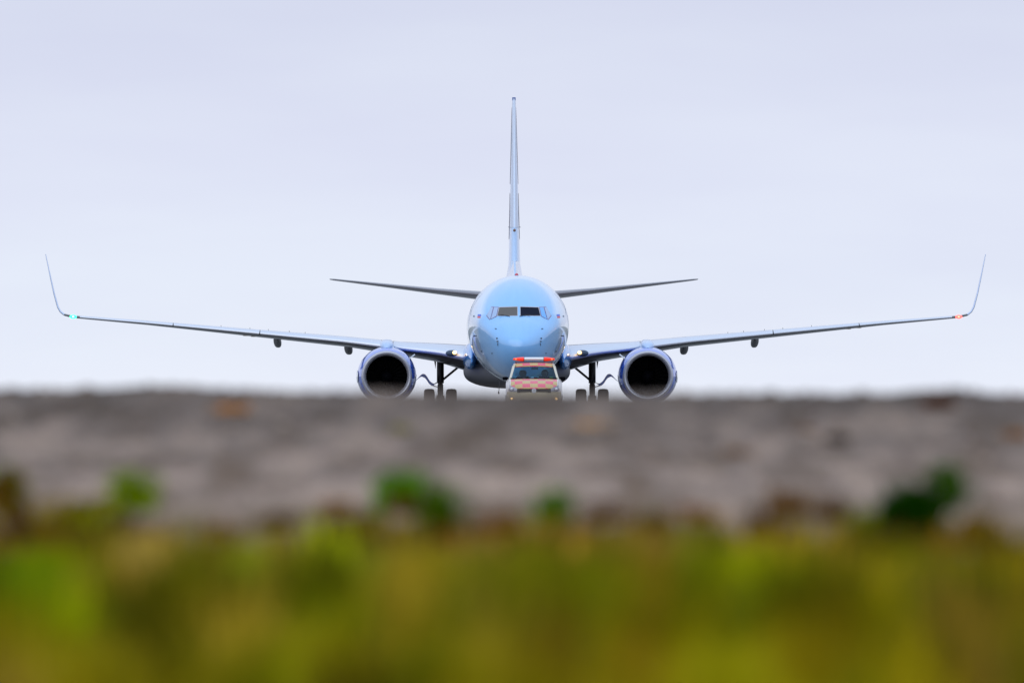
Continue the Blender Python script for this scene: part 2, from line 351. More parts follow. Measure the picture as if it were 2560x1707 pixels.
WST = [(.8, 12.6, 9.2, 2.22, 1.0), (1.98, 13.6, 7.6, 2.32, .95), (2.97, 14.3, 6.7, 2.505, .70), (4.37, 15.15, 5.55, 2.655, .52), (6.4, 16.2, 4.3, 2.915, .39),
       (9.8, 17.95, 3.4, 3.24, .285), (14.0, 20.1, 2.35, 3.645, .165), (16.9, 21.6, 1.65, 3.89, .10), (17.2, 21.82, 1.52, 3.965, .085), (17.35, 22.0, 1.42, 4.08, .08), (17.45, 22.15, 1.35, 4.25, .075),
       (17.6, 22.5, 1.2, 4.76, .065), (17.74, 22.95, 1.0, 5.35, .055), (17.95, 23.7, .62, 6.28, .03)]
def stations(sx, lst):
    o_ = []
    for i, (s_, yl, c_, z_, th) in enumerate(lst):
        a, b_ = lst[max(i-1, 0)], lst[min(i+1, len(lst)-1)]
        d = Vector((b_[0]-a[0], 0, b_[3]-a[3])).normalized(); nr = Vector((-d.z, 0, d.x))
        o_.append((Vector((sx*s_, yl, z_)), Vector((sx*nr.x, 0, nr.z)), c_, th))
    return o_
def interp(s_):
    for i in range(len(WST)-1):
        if WST[i][0] <= s_ <= WST[i+1][0]:
            t_ = (s_-WST[i][0])/(WST[i+1][0]-WST[i][0]); return tuple(WST[i][k]+t_*(WST[i+1][k]-WST[i][k]) for k in range(5))
lamp_warm = mat('landing_light_glow', (1, .9, .7), emit=(1, .55, .14), es=2.2)
lamp_core = mat('landing_light_core', (1, .95, .8), emit=(1, .88, .55), es=5)
for sx in (-1, 1):
    stn = stations(sx, WST[:9]); wg = MB().loft([wing_ring(*q_) for q_ in stn]).build('wing', M['wing'], plane, sharp=50)
    MB().loft([wing_ring(*q_) for q_ in stations(sx, WST)[8:]]).build('winglet', mat('winglet_pale_blue', (.50, .60, .84), .3, coat=.6), wg, sharp=50)
    for s0, s1, nm in ((1.95, 4.66, 'inner'), (5.14, 9.7, 'mid'), (9.74, 13.0, 'mid'), (13.04, 16.6, 'outer')):
        sl = [interp(s0+(s1-s0)*k/6) for k in range(7)]
        MB().loft([wing_ring(P, nn, c_, th, x1=.17, n=10, off=.004, lowf=.05) for P, nn, c_, th in stations(sx, sl)]).build('leading_edge_slat', M['metal'], wg, sharp=60)
    q_ = interp(16.82)
    for rr2, em, es in ((.085, 1, 6),):
        colr = (.02, 1, .35) if sx < 0 else (1, .06, .05)
        nl = MB().ball((sx*16.85, q_[1]-.03, q_[3]-.005), (.13, .08, .075)).build('navigation_light', mat('nav_light_green' if sx < 0 else 'nav_light_red', colr, emit=colr, es=5), wg)
        tag(nl, 'lit green lamp' if sx < 0 else 'lit red lamp')
        MB().ball((sx*16.85, q_[1]-.085, q_[3]-.005), (.045, .03, .028)).build('lamp_bulb', mat('bulb_green' if sx < 0 else 'bulb_red', (1, 1, 1), emit=(.75, 1, .8) if sx < 0 else (1, .45, .05), es=3 if sx > 0 else 6), wg)
    MB().ball((sx*17.14, 21.72, 3.93), (.04, .05, .025)).build('strobe_light', M['dark'], wg)
    # landing light recessed in the root leading edge
    q_ = interp(2.3)
    MB().ball((sx*2.47, q_[1]+.06, 2.47), (.22, .16, .12)).build('landing_light_housing', M['dot'], wg)
    MB().ball((sx*2.35, q_[1]-.10, 2.49), (.085, .05, .07)).build('landing_light', lamp_warm, wg)
    MB().ball((sx*2.34, q_[1]-.135, 2.495), (.05, .03, .038)).build('landing_light', lamp_core, wg)
    # flap track fairings
    for s_, zb, hw in ((9.1, 2.70, .15), (6.4, 2.43, .16)):
        q_ = interp(s_); y0 = q_[1]+q_[2]*.45; zt = q_[3]-.02
        MB().loft([[(sx*(s_+hw*f_*math.copysign(abs(math.cos(a))**.7, math.cos(a))-.03*(1-math.sin(a))), y_, zc_+hz*math.sin(a)) for a in [2*math.pi*k/20 for k in range(20)]]
                   for (y_, f_, zc_, hz) in ((y0, .2, zt-.1, .08), (y0+.6, .8, (zt+zb)/2+.05, (zt-zb)/2-.04), (y0+1.4, 1, (zt+zb)/2, (zt-zb)/2), (y0+2.4, .8, (zt+zb)/2+.02, (zt-zb)/2-.03), (y0+3.2, .1, zb+.15, .03))]).build('flap_track_fairing', M['grey'], wg)
    for s_ in ((9.95, 10.25) if sx < 0 else (13.2-.2, 12.6)):                # ochre maintenance marks beneath the outer wing
        q_ = interp(s_); MB().box((sx*s_, q_[1]+q_[2]*.22, q_[3]-q_[4]*.5-.003), (.22, .25, .012)).build('marking_patch', M['ochre'], wg, smooth=False)
    # small vortex generators standing on the upper skin
    for s_ in (8.0, 8.6, 9.4, 10.1, 11.2):
        q_ = interp(s_); MB().box((sx*s_, q_[1]+q_[2]*.25, q_[3]+q_[4]*.5+.02), (.015, .12, .06)).build('vortex_generator', M['grey'], wg, smooth=False)

    # engine
    EX, EY, EZ = sx*4.90, 11.9, 1.60
    def shp(p_):                                  # the flattened underside
        x, y, z = p_; dz = z-EZ
        return (x, y, EZ+(dz if dz > 0 else dz*.95))
    def lathe_e(prof): 
        m_ = MB(); m_.lathe([(EY+a, r_) for a, r_ in prof], (EX, 0, EZ), n=64); m_.v = [shp(p_) for p_ in m_.v]; return m_
    cw = lathe_e([(.20, .955), (.35, .995), (.7, 1.055), (1.2, 1.10), (1.9, 1.12), (2.5, 1.09), (3.1, 1.0), (3.6, .86), (3.6, .80), (2.5, .9), (1.4, .86)]).build('engine_nacelle', M['navy'], plane)
    lathe_e([(.55, .770), (.3, .775), (.15, .79), (.06, .82), (.01, .86), (0, .885), (.02, .915), (.08, .94), (.20, .957)]).build('inlet_lip', M['lip'], cw)
    lathe_e([(.5, .772), (.9, .785), (1.35, .79)]).build('inlet_duct', M['black'], cw)
    fn = MB()
    fn.lathe([(EY+1.33, .79), (EY+1.33, .3)], (EX, 0, EZ), n=48)
    for k in range(24):
        a = 2*math.pi*k/24; ca, sa = math.cos(a), math.sin(a); cb, sb = math.cos(a+.16), math.sin(a+.16)
        fn.add([shp((EX+r_*c_, EY+y_, EZ+r_*s_)) for (c_, s_, y_) in ((ca, sa, 1.05), (cb, sb, 1.25)) for r_ in (.24, .765)], [(0, 1, 3, 2)])
    fn.build('fan', mat('fan_titanium', (.006, .006, .007), .9, spec=.05), cw, smooth=False)
    MB().lathe([(EY+.74, .0003), (EY+.75, .02), (EY+.85, .1), (EY+1.0, .19), (EY+1.2, .25)], (EX, 0, EZ), n=32).build('spinner', M['black'], cw)
    MB().lathe([(EY+3.0, .60), (EY+3.7, .56), (EY+4.4, .40), (EY+4.35, .36), (EY+4.5, .25), (EY+5.0, .03), (EY+5.01, .0003)], (EX, 0, EZ), n=32).build('exhaust_nozzle', M['dark'], cw)
    q_ = interp(4.9)
    py = [(EY+.75, .05, 2.68, 2.55), (EY+1.1, .20, 2.82, 2.5), (EY+1.7, .26, 2.90, 2.4), (EY+2.6, .27, 2.97, 2.3), (EY+3.6, .27, 3.0, 2.2), (EY+4.4, .22, 2.96, 2.2), (EY+5.6, .12, 2.85, 2.3)]
    MB().loft([[(EX+hw*math.copysign(abs(math.cos(a))**.6, math.cos(a)), y_, (zt+zb)/2+(zt-zb)/2*math.copysign(abs(math.sin(a))**.6, math.sin(a))) for a in [2*math.pi*k/24 for k in range(24)]] for y_, hw, zt, zb in py]).build('engine_pylon', mat('pylon_pale_blue', (.34, .50, .78), .3, coat=.8), cw)
    a = R(38); ux, uz = -sx*math.cos(a), math.sin(a)
    MB().add([(EX+ux*r_+t_*uz*.02*sx, EY+y_, EZ+uz*r_+t_*.02) for (r_, y_) in ((1.0, .9), (1.10, .9), (1.34, 1.25), (1.34, 1.9), (1.05, 2.1)) for t_ in (-1, 1)],
             [(0, 2, 4, 6, 8), (1, 9, 7, 5, 3), (0, 1, 3, 2), (2, 3, 5, 4), (4, 5, 7, 6), (6, 7, 9, 8), (8, 9, 1, 0)]).build('nacelle_strake', M['white'], cw, smooth=False)
    # white swoosh on the outboard cowl
    v = []; na, nb = 14, 8
    for i in range(na+1):
        for j in range(nb+1):
            y_ = .75+1.9*i/na; hf = .13+.10*math.sin(math.pi*i/na); an = R(-1)+(-1+2*j/nb)*hf
            rad = pchip([.20, .7, 1.2, 1.9, 2.5, 3.1], [.955, 1.055, 1.10, 1.12, 1.09, 1.0])(y_)+.022
            v.append(shp((EX+sx*rad*math.cos(an), EY+y_, EZ+rad*math.sin(an))))
    MB().add(v, [(i*(nb+1)+j, (i+1)*(nb+1)+j, (i+1)*(nb+1)+j+1, i*(nb+1)+j+1) for i in range(na) for j in range(nb)]).build('white_livery_mark', M['white'], cw)

    # tailplane
    ts = [(.4, 31.6, 4.3, 4.66, .36), (1.2, 32.1, 3.9, 4.74, .33), (3.0, 33.3, 3.1, 4.93, .22), (5.2, 34.8, 2.2, 5.19, .13), (7.0, 36.0, 1.5, 5.40, .06), (7.17, 36.3, 1.1, 5.42, .03)]
    def tail_ring(P, nn, c_, th):
        r_ = wing_ring(P, nn, c_, th); return [Vector((p_.x, p_.y, p_.z-(p_.y-P.y-c_*.5)*.022)) for p_ in r_]
    MB().loft([tail_ring(*q2) for q2 in stations(sx, ts)]).build('tailplane', mat('tailplane_grey', (.20, .185, .21), .4, coat=.4), plane, sharp=50)

    # main landing gear
    GX, GY = sx*2.88, 19.6
    mg = MB(); mg.tube([(GX, GY, 2.6), (GX, GY, 1.35)], .135, 16); mg.tube([(GX, GY, 1.4), (GX, GY, .55)], .095, 16)
    mg.tube([(GX-.62, GY, .565), (GX+.62, GY, .565)], .09, 12); mg.box((GX, GY-.12, 1.05), (.22, .1, .5)); mg.box((GX, GY-.05, .72), (.3, .22, .32))
    mg.tube([(GX, GY-.2, 1.4), (GX, GY-.42, 1.0), (GX, GY-.15, .65)], .045, 8)
    lg = mg.build('main_landing_gear', M['strut'], plane)
    MB().tube([(GX-sx*.02, GY, 1.42), (GX-sx*.70, GY-.05, 1.98)], .045, 10).build('side_brace', M['strut'], lg)
    for dx in (-.42, .42):
        pr = [(-.20, .30), (-.205, .45), (-.19, .52), (-.13, .56), (0, .57), (.13, .56), (.19, .52), (.205, .45), (.20, .30)]
        ty = MB().lathe(pr, (GX+dx, GY, .57), axis='x', n=36).build('tyre', M['tyre'], lg)
        MB().lathe([(-.16, .02), (-.15, .18), (-.19, .30), (.19, .30), (.15, .18), (.16, .02)], (GX+dx, GY, .57), axis='x', n=24).build('wheel_hub', M['rim'], lg)
    # curved door panel outboard of the leg, with its links
    _c = [(.22, 1.29), (.30, 1.31), (.40, 1.38), (.50, 1.53), (.58, 1.62), (.68, 1.65), (.78, 1.59), (.88, 1.49), (.97, 1.42)]; _pz = pchip([q[0] for q in _c], [q[1] for q in _c]); cpts = [(.22+.75*k/24, _pz(.22+.75*k/24)) for k in range(25)]
    dr = MB(); _pw = pchip([0, 3, 8, 12, 16, 20, 24], [.05, .09, .115, .12, .08, .045, .02]); wd = [_pw(k) for k in range(25)]
    dr.loft([[(GX+sx*(u_+dx_), GY-.2+dy_, zz+dz_) for dx_, dy_, dz_ in ((0, -.35, w_), (0, .45, w_), (.02, .45, -w_), (.02, -.35, -w_))] for (u_, zz), w_ in zip(cpts, [w_*.55 for w_ in wd])])
    dr.build('gear_door', M['navy'], lg)
    lk = MB(); lk.tube([(GX+sx*.08, GY-.2, 1.42), (GX+sx*.2, GY-.2, 1.33), (GX+sx*.34, GY-.2, 1.31)], .018, 6); lk.tube([(GX+sx*.08, GY-.2, 1.20), (GX+sx*.36, GY-.2, 1.28)], .018, 6)
    lk.build('door_link', M['rim'], lg)
    MB().add([(GX+sx*.24, GY-.3, 2.2), (GX+sx*.16, GY-.3, 2.2), (GX+sx*.18, GY-.3, 1.88), (GX+sx*.24, GY-.3, 2.2), (GX+sx*.24, GY-.25, 2.2), (GX+sx*.16, GY-.25, 2.2), (GX+sx*.18, GY-.25, 1.88)], [(0, 1, 2), (4, 6, 5), (0, 2, 6, 4), (1, 5, 6, 2), (0, 4, 5, 1)]).build('hinge_bracket', M['strut'], lg, smooth=False)

# nose gear (mostly hidden behind the car)
ng = MB(); ng.tube([(0, 4.0, 1.6), (0, 3.95, .35)], .07, 12); ng.tube([(-.24, 3.95, .34), (.24, 3.95, .34)], .05, 10); ng.tube([(0, 3.0, 1.5), (0, 3.9, .9)], .035, 8)
ngo = ng.build('nose_landing_gear', M['strut'], plane)
for dx in (-.2, .2):
    MB().lathe([(-.09, .2), (-.1, .28), (-.06, .335), (.06, .335), (.1, .28), (.09, .2)], (dx, 3.95, .343), axis='x', n=28).build('tyre', M['tyre'], ngo)
    MB().lathe([(-.08, .02), (-.08, .2), (.08, .2), (.08, .02)], (dx, 3.95, .343), axis='x', n=20).build('wheel_hub', M['rim'], ngo)
for sx in (-1, 1): MB().box((sx*.32, 3.9, 1.22), (.03, 1.3, .42), Matrix.Rotation(R(sx*8), 3, 'Y')).build('nose_gear_door', M['blue'], plane, smooth=False)
# fin, rudder, small fittings
FS = [(4.9, 29.6, 8.3, .62), (5.4, 30.9, 6.8, .52), (6.1, 31.7, 5.9, .46), (7.4, 32.6, 5.2, .40), (9.5, 34.05, 3.9, .30), (11.5, 35.4, 2.7, .20), (12.35, 35.95, 2.15, .155), (12.46, 36.1, 1.9, .13)]
def fin_ring(z_, yl, c_, th, x0=0, x1=1, off=0):
    n_ = 16; xs_ = [x0+(x1-x0)*.5*(1-math.cos(math.pi*i/n_)) for i in range(n_+1)]
    return [(hthick(x)*th+off, yl+x*c_, z_) for x in xs_[::-1]]+[(-hthick(x)*th-off, yl+x*c_, z_) for x in xs_[1:]]
fin = MB().loft([fin_ring(*q2) for q2 in FS]).build('tail_fin', mat('fin_pale_blue_paint', (.46, .63, .90), .28, coat=1), plane, sharp=50)
MB().loft([[(hthick(x)*th+.004 if sg > 0 else -hthick(x)*th-.004, yl+x*c_-.004, z_) for sg, xx in ((1, [.06, .03, .01, .002]), (-1, [.002, .01, .03, .06])) for x in xx] for z_, yl, c_, th in FS[3:]]).build('fin_leading_edge', mat('fin_edge_metal', (.62, .66, .76), .35, metal=.5), fin)
MB().box((0, 36.15, 12.43), (.135, .10, .12)).build('fin_tip_cap', mat('tip_cap_blue', (.10, .16, .42), .4), fin)
for sx in (-1, 1):
    for zc, hz, yy, nm in ((7.85, .9, 34.6, 'a'), (10.6, 1.5, 36.2, 'b')):
        vv = []
        for k in range(9):
            z_ = zc-hz+2*hz*k/8; i = max(j for j in range(len(FS)) if FS[j][0] <= z_); i = min(i, len(FS)-2); t_ = (z_-FS[i][0])/(FS[i+1][0]-FS[i][0])
            yl, c_, th = [FS[i][m_]+t_*(FS[i+1][m_]-FS[i][m_]) for m_ in (1, 2, 3)]
            wy = .13*math.sin(math.pi*(k+.5)/9)
            vv += [(sx*(hthick(x)*th+.006), yl+x*c_, z_) for x in (.22-wy*.6, .27, .30, .34+wy)]
        MB().add(vv, [(4*k+j, 4*k+j+1, 4*k+j+5, 4*k+j+4) for k in range(8) for j in range(3)]).build('fin_emblem', mat('fin_emblem_grey', (.36, .33, .38), .5), fin)
    MB().tube([(sx*.16, 33.2, 7.40), (sx*.22, 33.1, 7.42), (sx*.24, 32.9, 7.40)], .009, 6).build('pitot_probe', M['grey'], fin)
MB().ball((0, 32.35, 7.28), (.055, .06, .06)).build('aerial_mount', mat('aerial_brown', (.20, .11, .08), .5), fin)
MB().loft([[(x, y_, 5.30) for x, y_ in ((-.05, 26), (.05, 26), (.05, 26.1), (-.05, 26.1))], [(x, y_, 5.34) for x, y_ in ((-.05, 26), (.05, 26), (.34, 32.6), (-.34, 32.6))], [(x, y_, 6.1) for x, y_ in ((-.03, 31.4), (.03, 31.4), (.2, 32.6), (-.2, 32.6))]]).build('dorsal_fin', M['blue'], plane)
MB().ball((-.03, 12, 5.40), (.07, .08, .06)).build('beacon_light', mat('beacon_red', (.55, .02, .06), .3, coat=1), plane)
MB().add([(-.66, 8.6, 1.45), (-.66, 8.9, 1.45), (-.70, 8.85, 1.02), (-.70, 8.75, 1.02), (-.69, 8.6, 1.45), (-.69, 8.9, 1.45), (-.72, 8.85, 1.02), (-.72, 8.75, 1.02)], [(0, 1, 2, 3), (4, 7, 6, 5), (0, 3, 7, 4), (1, 5, 6, 2), (3, 2, 6, 7), (0, 4, 5, 1)]).build('drain_mast', M['grey'], plane, smooth=False)
MB().ball((-.715, 8.8, .98), (.03, .06, .05)).build('drain_mast_tip', M['dark'], plane)

# ------------------------------------------------------------------ follow-me car
def checker_mat(name, sidecol, z_split):
    m = bpy.data.materials.new(name); m.use_nodes = True; n = m.node_tree.nodes; l = m.node_tree.links; p = n['Principled BSDF']
    p.inputs['Roughness'].default_value = .35; p.inputs['Coat Weight'].default_value = .7
    t = n.new('ShaderNodeTexCoord'); mp = n.new('ShaderNodeMapping'); mp.inputs['Location'].default_value = (.1325*1/.265, 0.04, 0)
    s_ = n.new('ShaderNodeSeparateXYZ'); l.new(t.outputs['Object'], s_.inputs[0])
    def mth(op, a, b=None, c=None):
        q = n.new('ShaderNodeMath'); q.operation = op
        for i, v in enumerate((a, b, c)):
            if v is None: continue
            if isinstance(v, (int, float)): q.inputs[i].default_value = v
            else: l.new(v, q.inputs[i])
        return q.outputs[0]
    ix = mth('FLOOR', mth('DIVIDE', mth('ADD', s_.outputs['X'], .1325), .265)); iy = mth('FLOOR', mth('DIVIDE', mth('ADD', s_.outputs['Y'], -.20), .29))
    chk = mth('ABSOLUTE', mth('MODULO', mth('ADD', mth('ADD', ix, iy), 40), 2))
    mixc = n.new('ShaderNodeMix'); mixc.data_type = 'RGBA'; l.new(chk, mixc.inputs[0]); mixc.inputs[6].default_value = (.50, .32, .075, 1); mixc.inputs[7].default_value = (.70, .03, .09, 1)
    gq = n.new('ShaderNodeNewGeometry'); sg = n.new('ShaderNodeSeparateXYZ'); l.new(gq.outputs['Normal'], sg.inputs[0])
    top = mth('MULTIPLY', mth('GREATER_THAN', s_.outputs['Z'], z_split), mth('LESS_THAN', mth('ABSOLUTE', s_.outputs['X']), .80))
    mx = n.new('ShaderNodeMix'); mx.data_type = 'RGBA'; l.new(top, mx.inputs[0]); mx.inputs[6].default_value = (*sidecol, 1); l.new(mixc.outputs[2], mx.inputs[7])
    l.new(mx.outputs[2], p.inputs['Base Color']); return m
CY = 588.0
car = empty('airport_car', ((1335-1280)/FPX*CY, CY, 0))
tag(car, 'yellow and red chequered airport pickup with roof light bar in front of the airliner', 'pickup truck')
white = mat('car_white_paint', (.52, .45, .42), .35, coat=.7); bump_ = mat('bumper_paint', (.34, .28, .17), .4, coat=.4)
def superring(y, hw, zb, zt, nt_=4.0, n=64):
    pts = []
    for k in range(n):
        a = 2*math.pi*k/n; ca, sa = math.cos(a), math.sin(a); e_ = 2/nt_
        x = hw*math.copysign(abs(ca)**e_, ca); z = (zb+zt)/2+(zt-zb)/2*math.copysign(abs(sa)**e_, sa)
        pts.append((x, y, z))
    return pts
chk = checker_mat('chequered_car_paint', (.66, .60, .56), 2.0)
hoodm = checker_mat('chequered_bonnet_paint', (.66, .60, .56), .9)
# lower body: nose, wings, doors, load bed
bs = [(.22, .90, .38, .98), (.34, .935, .36, 1.06), (.6, .955, .34, 1.14), (.9, .965, .33, 1.22), (1.3, .97, .32, 1.36), (1.6, .972, .32, 1.40), (3.4, .972, .32, 1.36), (3.9, .972, .34, 1.30), (5.1, .96, .4, 1.28), (5.2, .93, .45, 1.22)]
MB().loft([superring(y, hw, zb, zt, 5) for y, hw, zb, zt in bs]).build('body', white, car, sharp=35)
# front bumper with bow
fb2 = MB(); rg = []
for k in range(25):
    u = -1+2*k/24; x = .93*u; y0 = .02+.26*abs(u)**3; rg.append([(x, y0+.35, .97), (x, y0+.02, .96-.01*u*u), (x, y0-.02, .86), (x, y0-.03, .6), (x, y0, .42), (x, y0+.08, .30), (x, y0+.35, .30)])
fb2.loft(rg).build('front_bumper', bump_, car, sharp=50)
# bonnet: curved sheet with curved front edge
bn = []; NI, NJ = 24, 24; _hz = pchip([0, .1, .35, .6, .85, 1], [0, .05, .177, .275, .338, .355])
for j in range(NJ+1):
    for i in range(NI+1):
        u = -1+2*i/NI; t_ = j/NJ; hw = .80+.09*t_; y_f = .10+.28*abs(u)**2.6; y_ = y_f+(1.22-y_f)*t_
        z_ = 1.065+_hz(t_) + .07*abs(u)**2.4*(1-t_) - .035*abs(u)**3 + (-.03 if t_ == 0 else 0)
        bn.append((hw*u, y_, z_))
bo = MB().add(bn, [(j*(NI+1)+i, j*(NI+1)+i+1, (j+1)*(NI+1)+i+1, (j+1)*(NI+1)+i) for j in range(NJ) for i in range(NI)]).build('bonnet', hoodm, car)
sm = bo.modifiers.new('thick', 'SOLIDIFY'); sm.thickness = .03
# bonnet side shoulders (front wings)
for sx in (-1, 1):
    rg = []
    for y_, z_, xi, xo in ((.36, 1.10, .76, .93), (.6, 1.20, .80, .955), (.9, 1.29, .84, .965), (1.2, 1.385, .86, .972), (1.5, 1.41, .86, .972)):
        rg.append([(sx*xi, y_, z_), (sx*(xi+xo)/2, y_, z_-.012), (sx*(xo-.03), y_, z_-.06), (sx*xo, y_, z_-.16), (sx*xo, y_, .80), (sx*xi, y_, .80)])
    MB().loft(rg).build('front_wing', white, car, sharp=50)
    # headlight cluster
    hl = MB(); rg = []
    for k in range(7):
        t_ = k/6; x = .56+.29*t_; y_ = .085+.26*(x/.93)**3; zt = 1.07+.13*t_; zb = .94+.05*t_
        rg.append([(sx*x, y_+.2, zt), (sx*x, y_-.015, zt-.01), (sx*x, y_-.035, (zt+zb)/2), (sx*x, y_-.02, zb), (sx*x, y_+.2, zb)])
    ho = hl.loft(rg).build('headlight', mat('headlight_glass', (.34, .34, .40), .1, coat=1, metal=.3), car, sharp=50)
    MB().ball((sx*.77, .12, 1.055), (.05, .03, .045)).build('headlight_bulb', M['metal'], ho)
    fo = MB().ball((sx*.77, .09, .72), (.04, .05, .04)).build('fog_lamp', mat('fog_lamp_glow', (1, .8, .5), emit=(1, .55, .14), es=3), car)
    # door mirror
    mi = MB().loft([superring(1.42+dy, s1*.10, 1.42-s1*.06, 1.42+s1*.06, 4, 24) for dy, s1 in ((0, .7), (.05, 1), (.12, 1), (.17, .6))]); mi.v = [(p_[0]+sx*.985, p_[1], p_[2]) for p_ in mi.v]
    mi.box((sx*.90, 1.5, 1.385), (.16, .06, .04)); mi.build('door_mirror', M['black'], car)
    # wheels
    for wy in (.95, 4.05):
        MB().lathe([(-.13, .24), (-.14, .34), (-.10, .375), (.10, .375), (.14, .34), (.13, .24)], (sx*.84, wy, .375), axis='x', n=36).build('tyre', M['tyre'], car)
        MB().lathe([(-.1, .02), (-.11, .24), (.11, .24), (.1, .02)], (sx*.84, wy, .375), axis='x', n=24).build('wheel_rim', M['rim'], car)
        MB().lathe([(-.01, .41), (-.01, .46), (.01, .46), (.01, .41)], (sx*.972, wy, .40), axis='x', n=36, cap=False).build('wheel_arch', M['black'], car)
# grille and badge
gr = MB()
for zz in (.955, .985, 1.015, 1.045): gr.box((0, .055, zz), (1.10, .04, .016))
for xx in (-.55, .55): gr.box((xx, .11, 1.0), (.02, .1, .11))
gb = gr.build('grille', M['dark'], car, smooth=False)
MB().box((0, .10, 1.0), (1.16, .06, .13)).build('grille_back', M['black'], gb, smooth=False)
bd = MB(); bd.lathe([(-.012, .060), (-.018, .070), (-.012, .078), (.012, .078), (.012, .060)], (0, .02, 1.0), n=32)
def stroke(m_, x0, z0, x1, z1, w_=.012): 
    d = Vector((x1-x0, 0, z1-z0)); nn = Vector((-d.z, 0, d.x)).normalized()*w_/2
    a_, b_ = Vector((x0, .008, 1.0+z0)), Vector((x1, .008, 1.0+z1)); dy = Vector((0, .014, 0))
    m_.loft([[a_+nn, a_-nn, a_-nn+dy, a_+nn+dy], [b_+nn, b_-nn, b_-nn+dy, b_+nn+dy]])
for (x0, z0, x1, z1) in ((-.03, .058, 0, .006), (.03, .058, 0, .006), (-.052, .034, -.026, -.05), (-.026, -.05, 0, -.004), (0, -.004, .026, -.05), (.026, -.05, .052, .034)): stroke(bd, x0, z0, x1, z1)
bd.build('round_badge', mat('badge_chrome', (.80, .80, .82), .25, metal=.6), gb, smooth=False)
MB().lathe([(0, .003), (0, .060)], (0, .030, 1.0), n=24).build('badge_plate', mat('badge_plate_grey', (.22, .22, .26), .4), gb)
MB().box((0, .0, .62), (.9, .04, .12)).build('lower_air_intake', M['dark'], car, smooth=False)
# cab: pillars, roof, screens
W0, W1, W2, W3 = (.80, 1.22, 1.425), (.655, 1.95, 1.835), (.66, 3.0, 1.86), (.80, 3.65, 1.36)   # (half width, y, z) of screen base, screen top, roof rear, rear base
pil_m = mat('pillar_beige', (.62, .55, .42), .35, coat=.6); cb = MB()
for sx in (-1, 1):
    def bar(P, Q, wx, wy):
        P, Q = Vector(P), Vector(Q); m_ = []
        for T in (P, Q): m_.append([T+Vector((sx*dx, dy, 0)) for dx, dy in ((0, 0), (wx*.55, -.015), (wx, wy*.35), (wx, wy), (0, wy))])
        cb.loft(m_)
    bar((sx*(W0[0]-.01), W0[1], W0[2]-.03), (sx*W1[0], W1[1], W1[2]+.02), .075, .10)
    bar((sx*.79, 2.45, 1.36), (sx*.665, 2.45, 1.86), .08, .10); bar((sx*.79, 3.5, 1.34), (sx*.67, 3.05, 1.86), .08, .12)
    cb.loft([[(sx*.655, 1.93, 1.82), (sx*.735, 1.95, 1.82), (sx*.70, 1.96, 1.90), (sx*.64, 1.95, 1.90)], [(sx*.66, 3.1, 1.83), (sx*.745, 3.1, 1.83), (sx*.71, 3.1, 1.93), (sx*.64, 3.1, 1.93)]])
    cb.build('cab_side_frame', pil_m, car, sharp=50); cb = MB()
rfv = []; NI, NJ = 18, 14
for j in range(NJ+1):
    for i in range(NI+1):
        u = -1+2*i/NI; t_ = j/NJ; y_ = 1.90+1.28*t_; zc = 1.845+.125*(1-(1-min(1, t_*3.2))**2)-.03*max(0, t_-.7)
        rfv.append(((.66+.03*min(1, t_*4))*u, y_+.03*u*u, zc-.035*abs(u)**2.5))
rf = MB().add(rfv, [(j*(NI+1)+i, j*(NI+1)+i+1, (j+1)*(NI+1)+i+1, (j+1)*(NI+1)+i) for j in range(NJ) for i in range(NI)])
ro = rf.build('roof', checker_mat('chequered_roof_paint', (.5, .5, .5), 0), car); sm = ro.modifiers.new('thick', 'SOLIDIFY'); sm.thickness = .025
gl = bpy.data.materials.new('car_glass'); gl.use_nodes = True; n = gl.node_tree.nodes; l = gl.node_tree.links; n.clear()
o_ = n.new('ShaderNodeOutputMaterial'); tr = n.new('ShaderNodeBsdfTransparent'); tr.inputs[0].default_value = (.36, .68, .82, 1); gs = n.new('ShaderNodeBsdfGlossy'); gs.inputs['Roughness'].default_value = .03; gs.inputs[0].default_value = (.8, .9, 1, 1)
lw = n.new('ShaderNodeFresnel'); lw.inputs[0].default_value = 1.22; mm = n.new('ShaderNodeMixShader'); l.new(lw.outputs[0], mm.inputs[0]); l.new(tr.outputs[0], mm.inputs[1]); l.new(gs.outputs[0], mm.inputs[2]); l.new(mm.outputs[0], o_.inputs[0])
def screen(name, A, B, flip=1):
    v = []; n1, n2 = 12, 4
    for j in range(n2+1):
        for i in range(n1+1):
            t_ = j/n2; u = -1+2*i/n1; hw = A[0]+(B[0]-A[0])*t_
            v.append((hw*u, A[1]+(B[1]-A[1])*t_-flip*.05*(1-u*u)+0, A[2]+(B[2]-A[2])*t_))
    return MB().add(v, [(j*(n1+1)+i, j*(n1+1)+i+1, (j+1)*(n1+1)+i+1, (j+1)*(n1+1)+i) for j in range(n2) for i in range(n1)]).build(name, gl, car)
screen('windscreen', (W0[0]-.02, W0[1]+.02, W0[2]), (W1[0]-.005, W1[1]+.02, W1[2])); screen('rear_window', (W3[0]-.03, W3[1]-.15, 1.33), (W2[0]-.02, 3.12, 1.86), -1)
for sx in (-1, 1):
    MB().add([(sx*.82, 1.45, 1.38), (sx*.82, 3.4, 1.36), (sx*.70, 3.05, 1.84), (sx*.70, 1.98, 1.83)], [(0, 1, 2, 3)]).build('side_window', gl, car, smooth=False)
    MB().tube([(sx*.1+.25*sx, 1.28, 1.44), (sx*.1-.1, 1.22, 1.455)], .012, 6).build('wiper', M['black'], car)
MB().box((0, 1.25, 1.425), (1.62, .05, .03)).build('scuttle_panel', M['black'], car, smooth=False)
MB().box((0, 1.55, 1.38), (1.5, .5, .06)).build('dashboard', mat('dashboard_blue_black', (.015, .03, .06), .7), car, smooth=False)
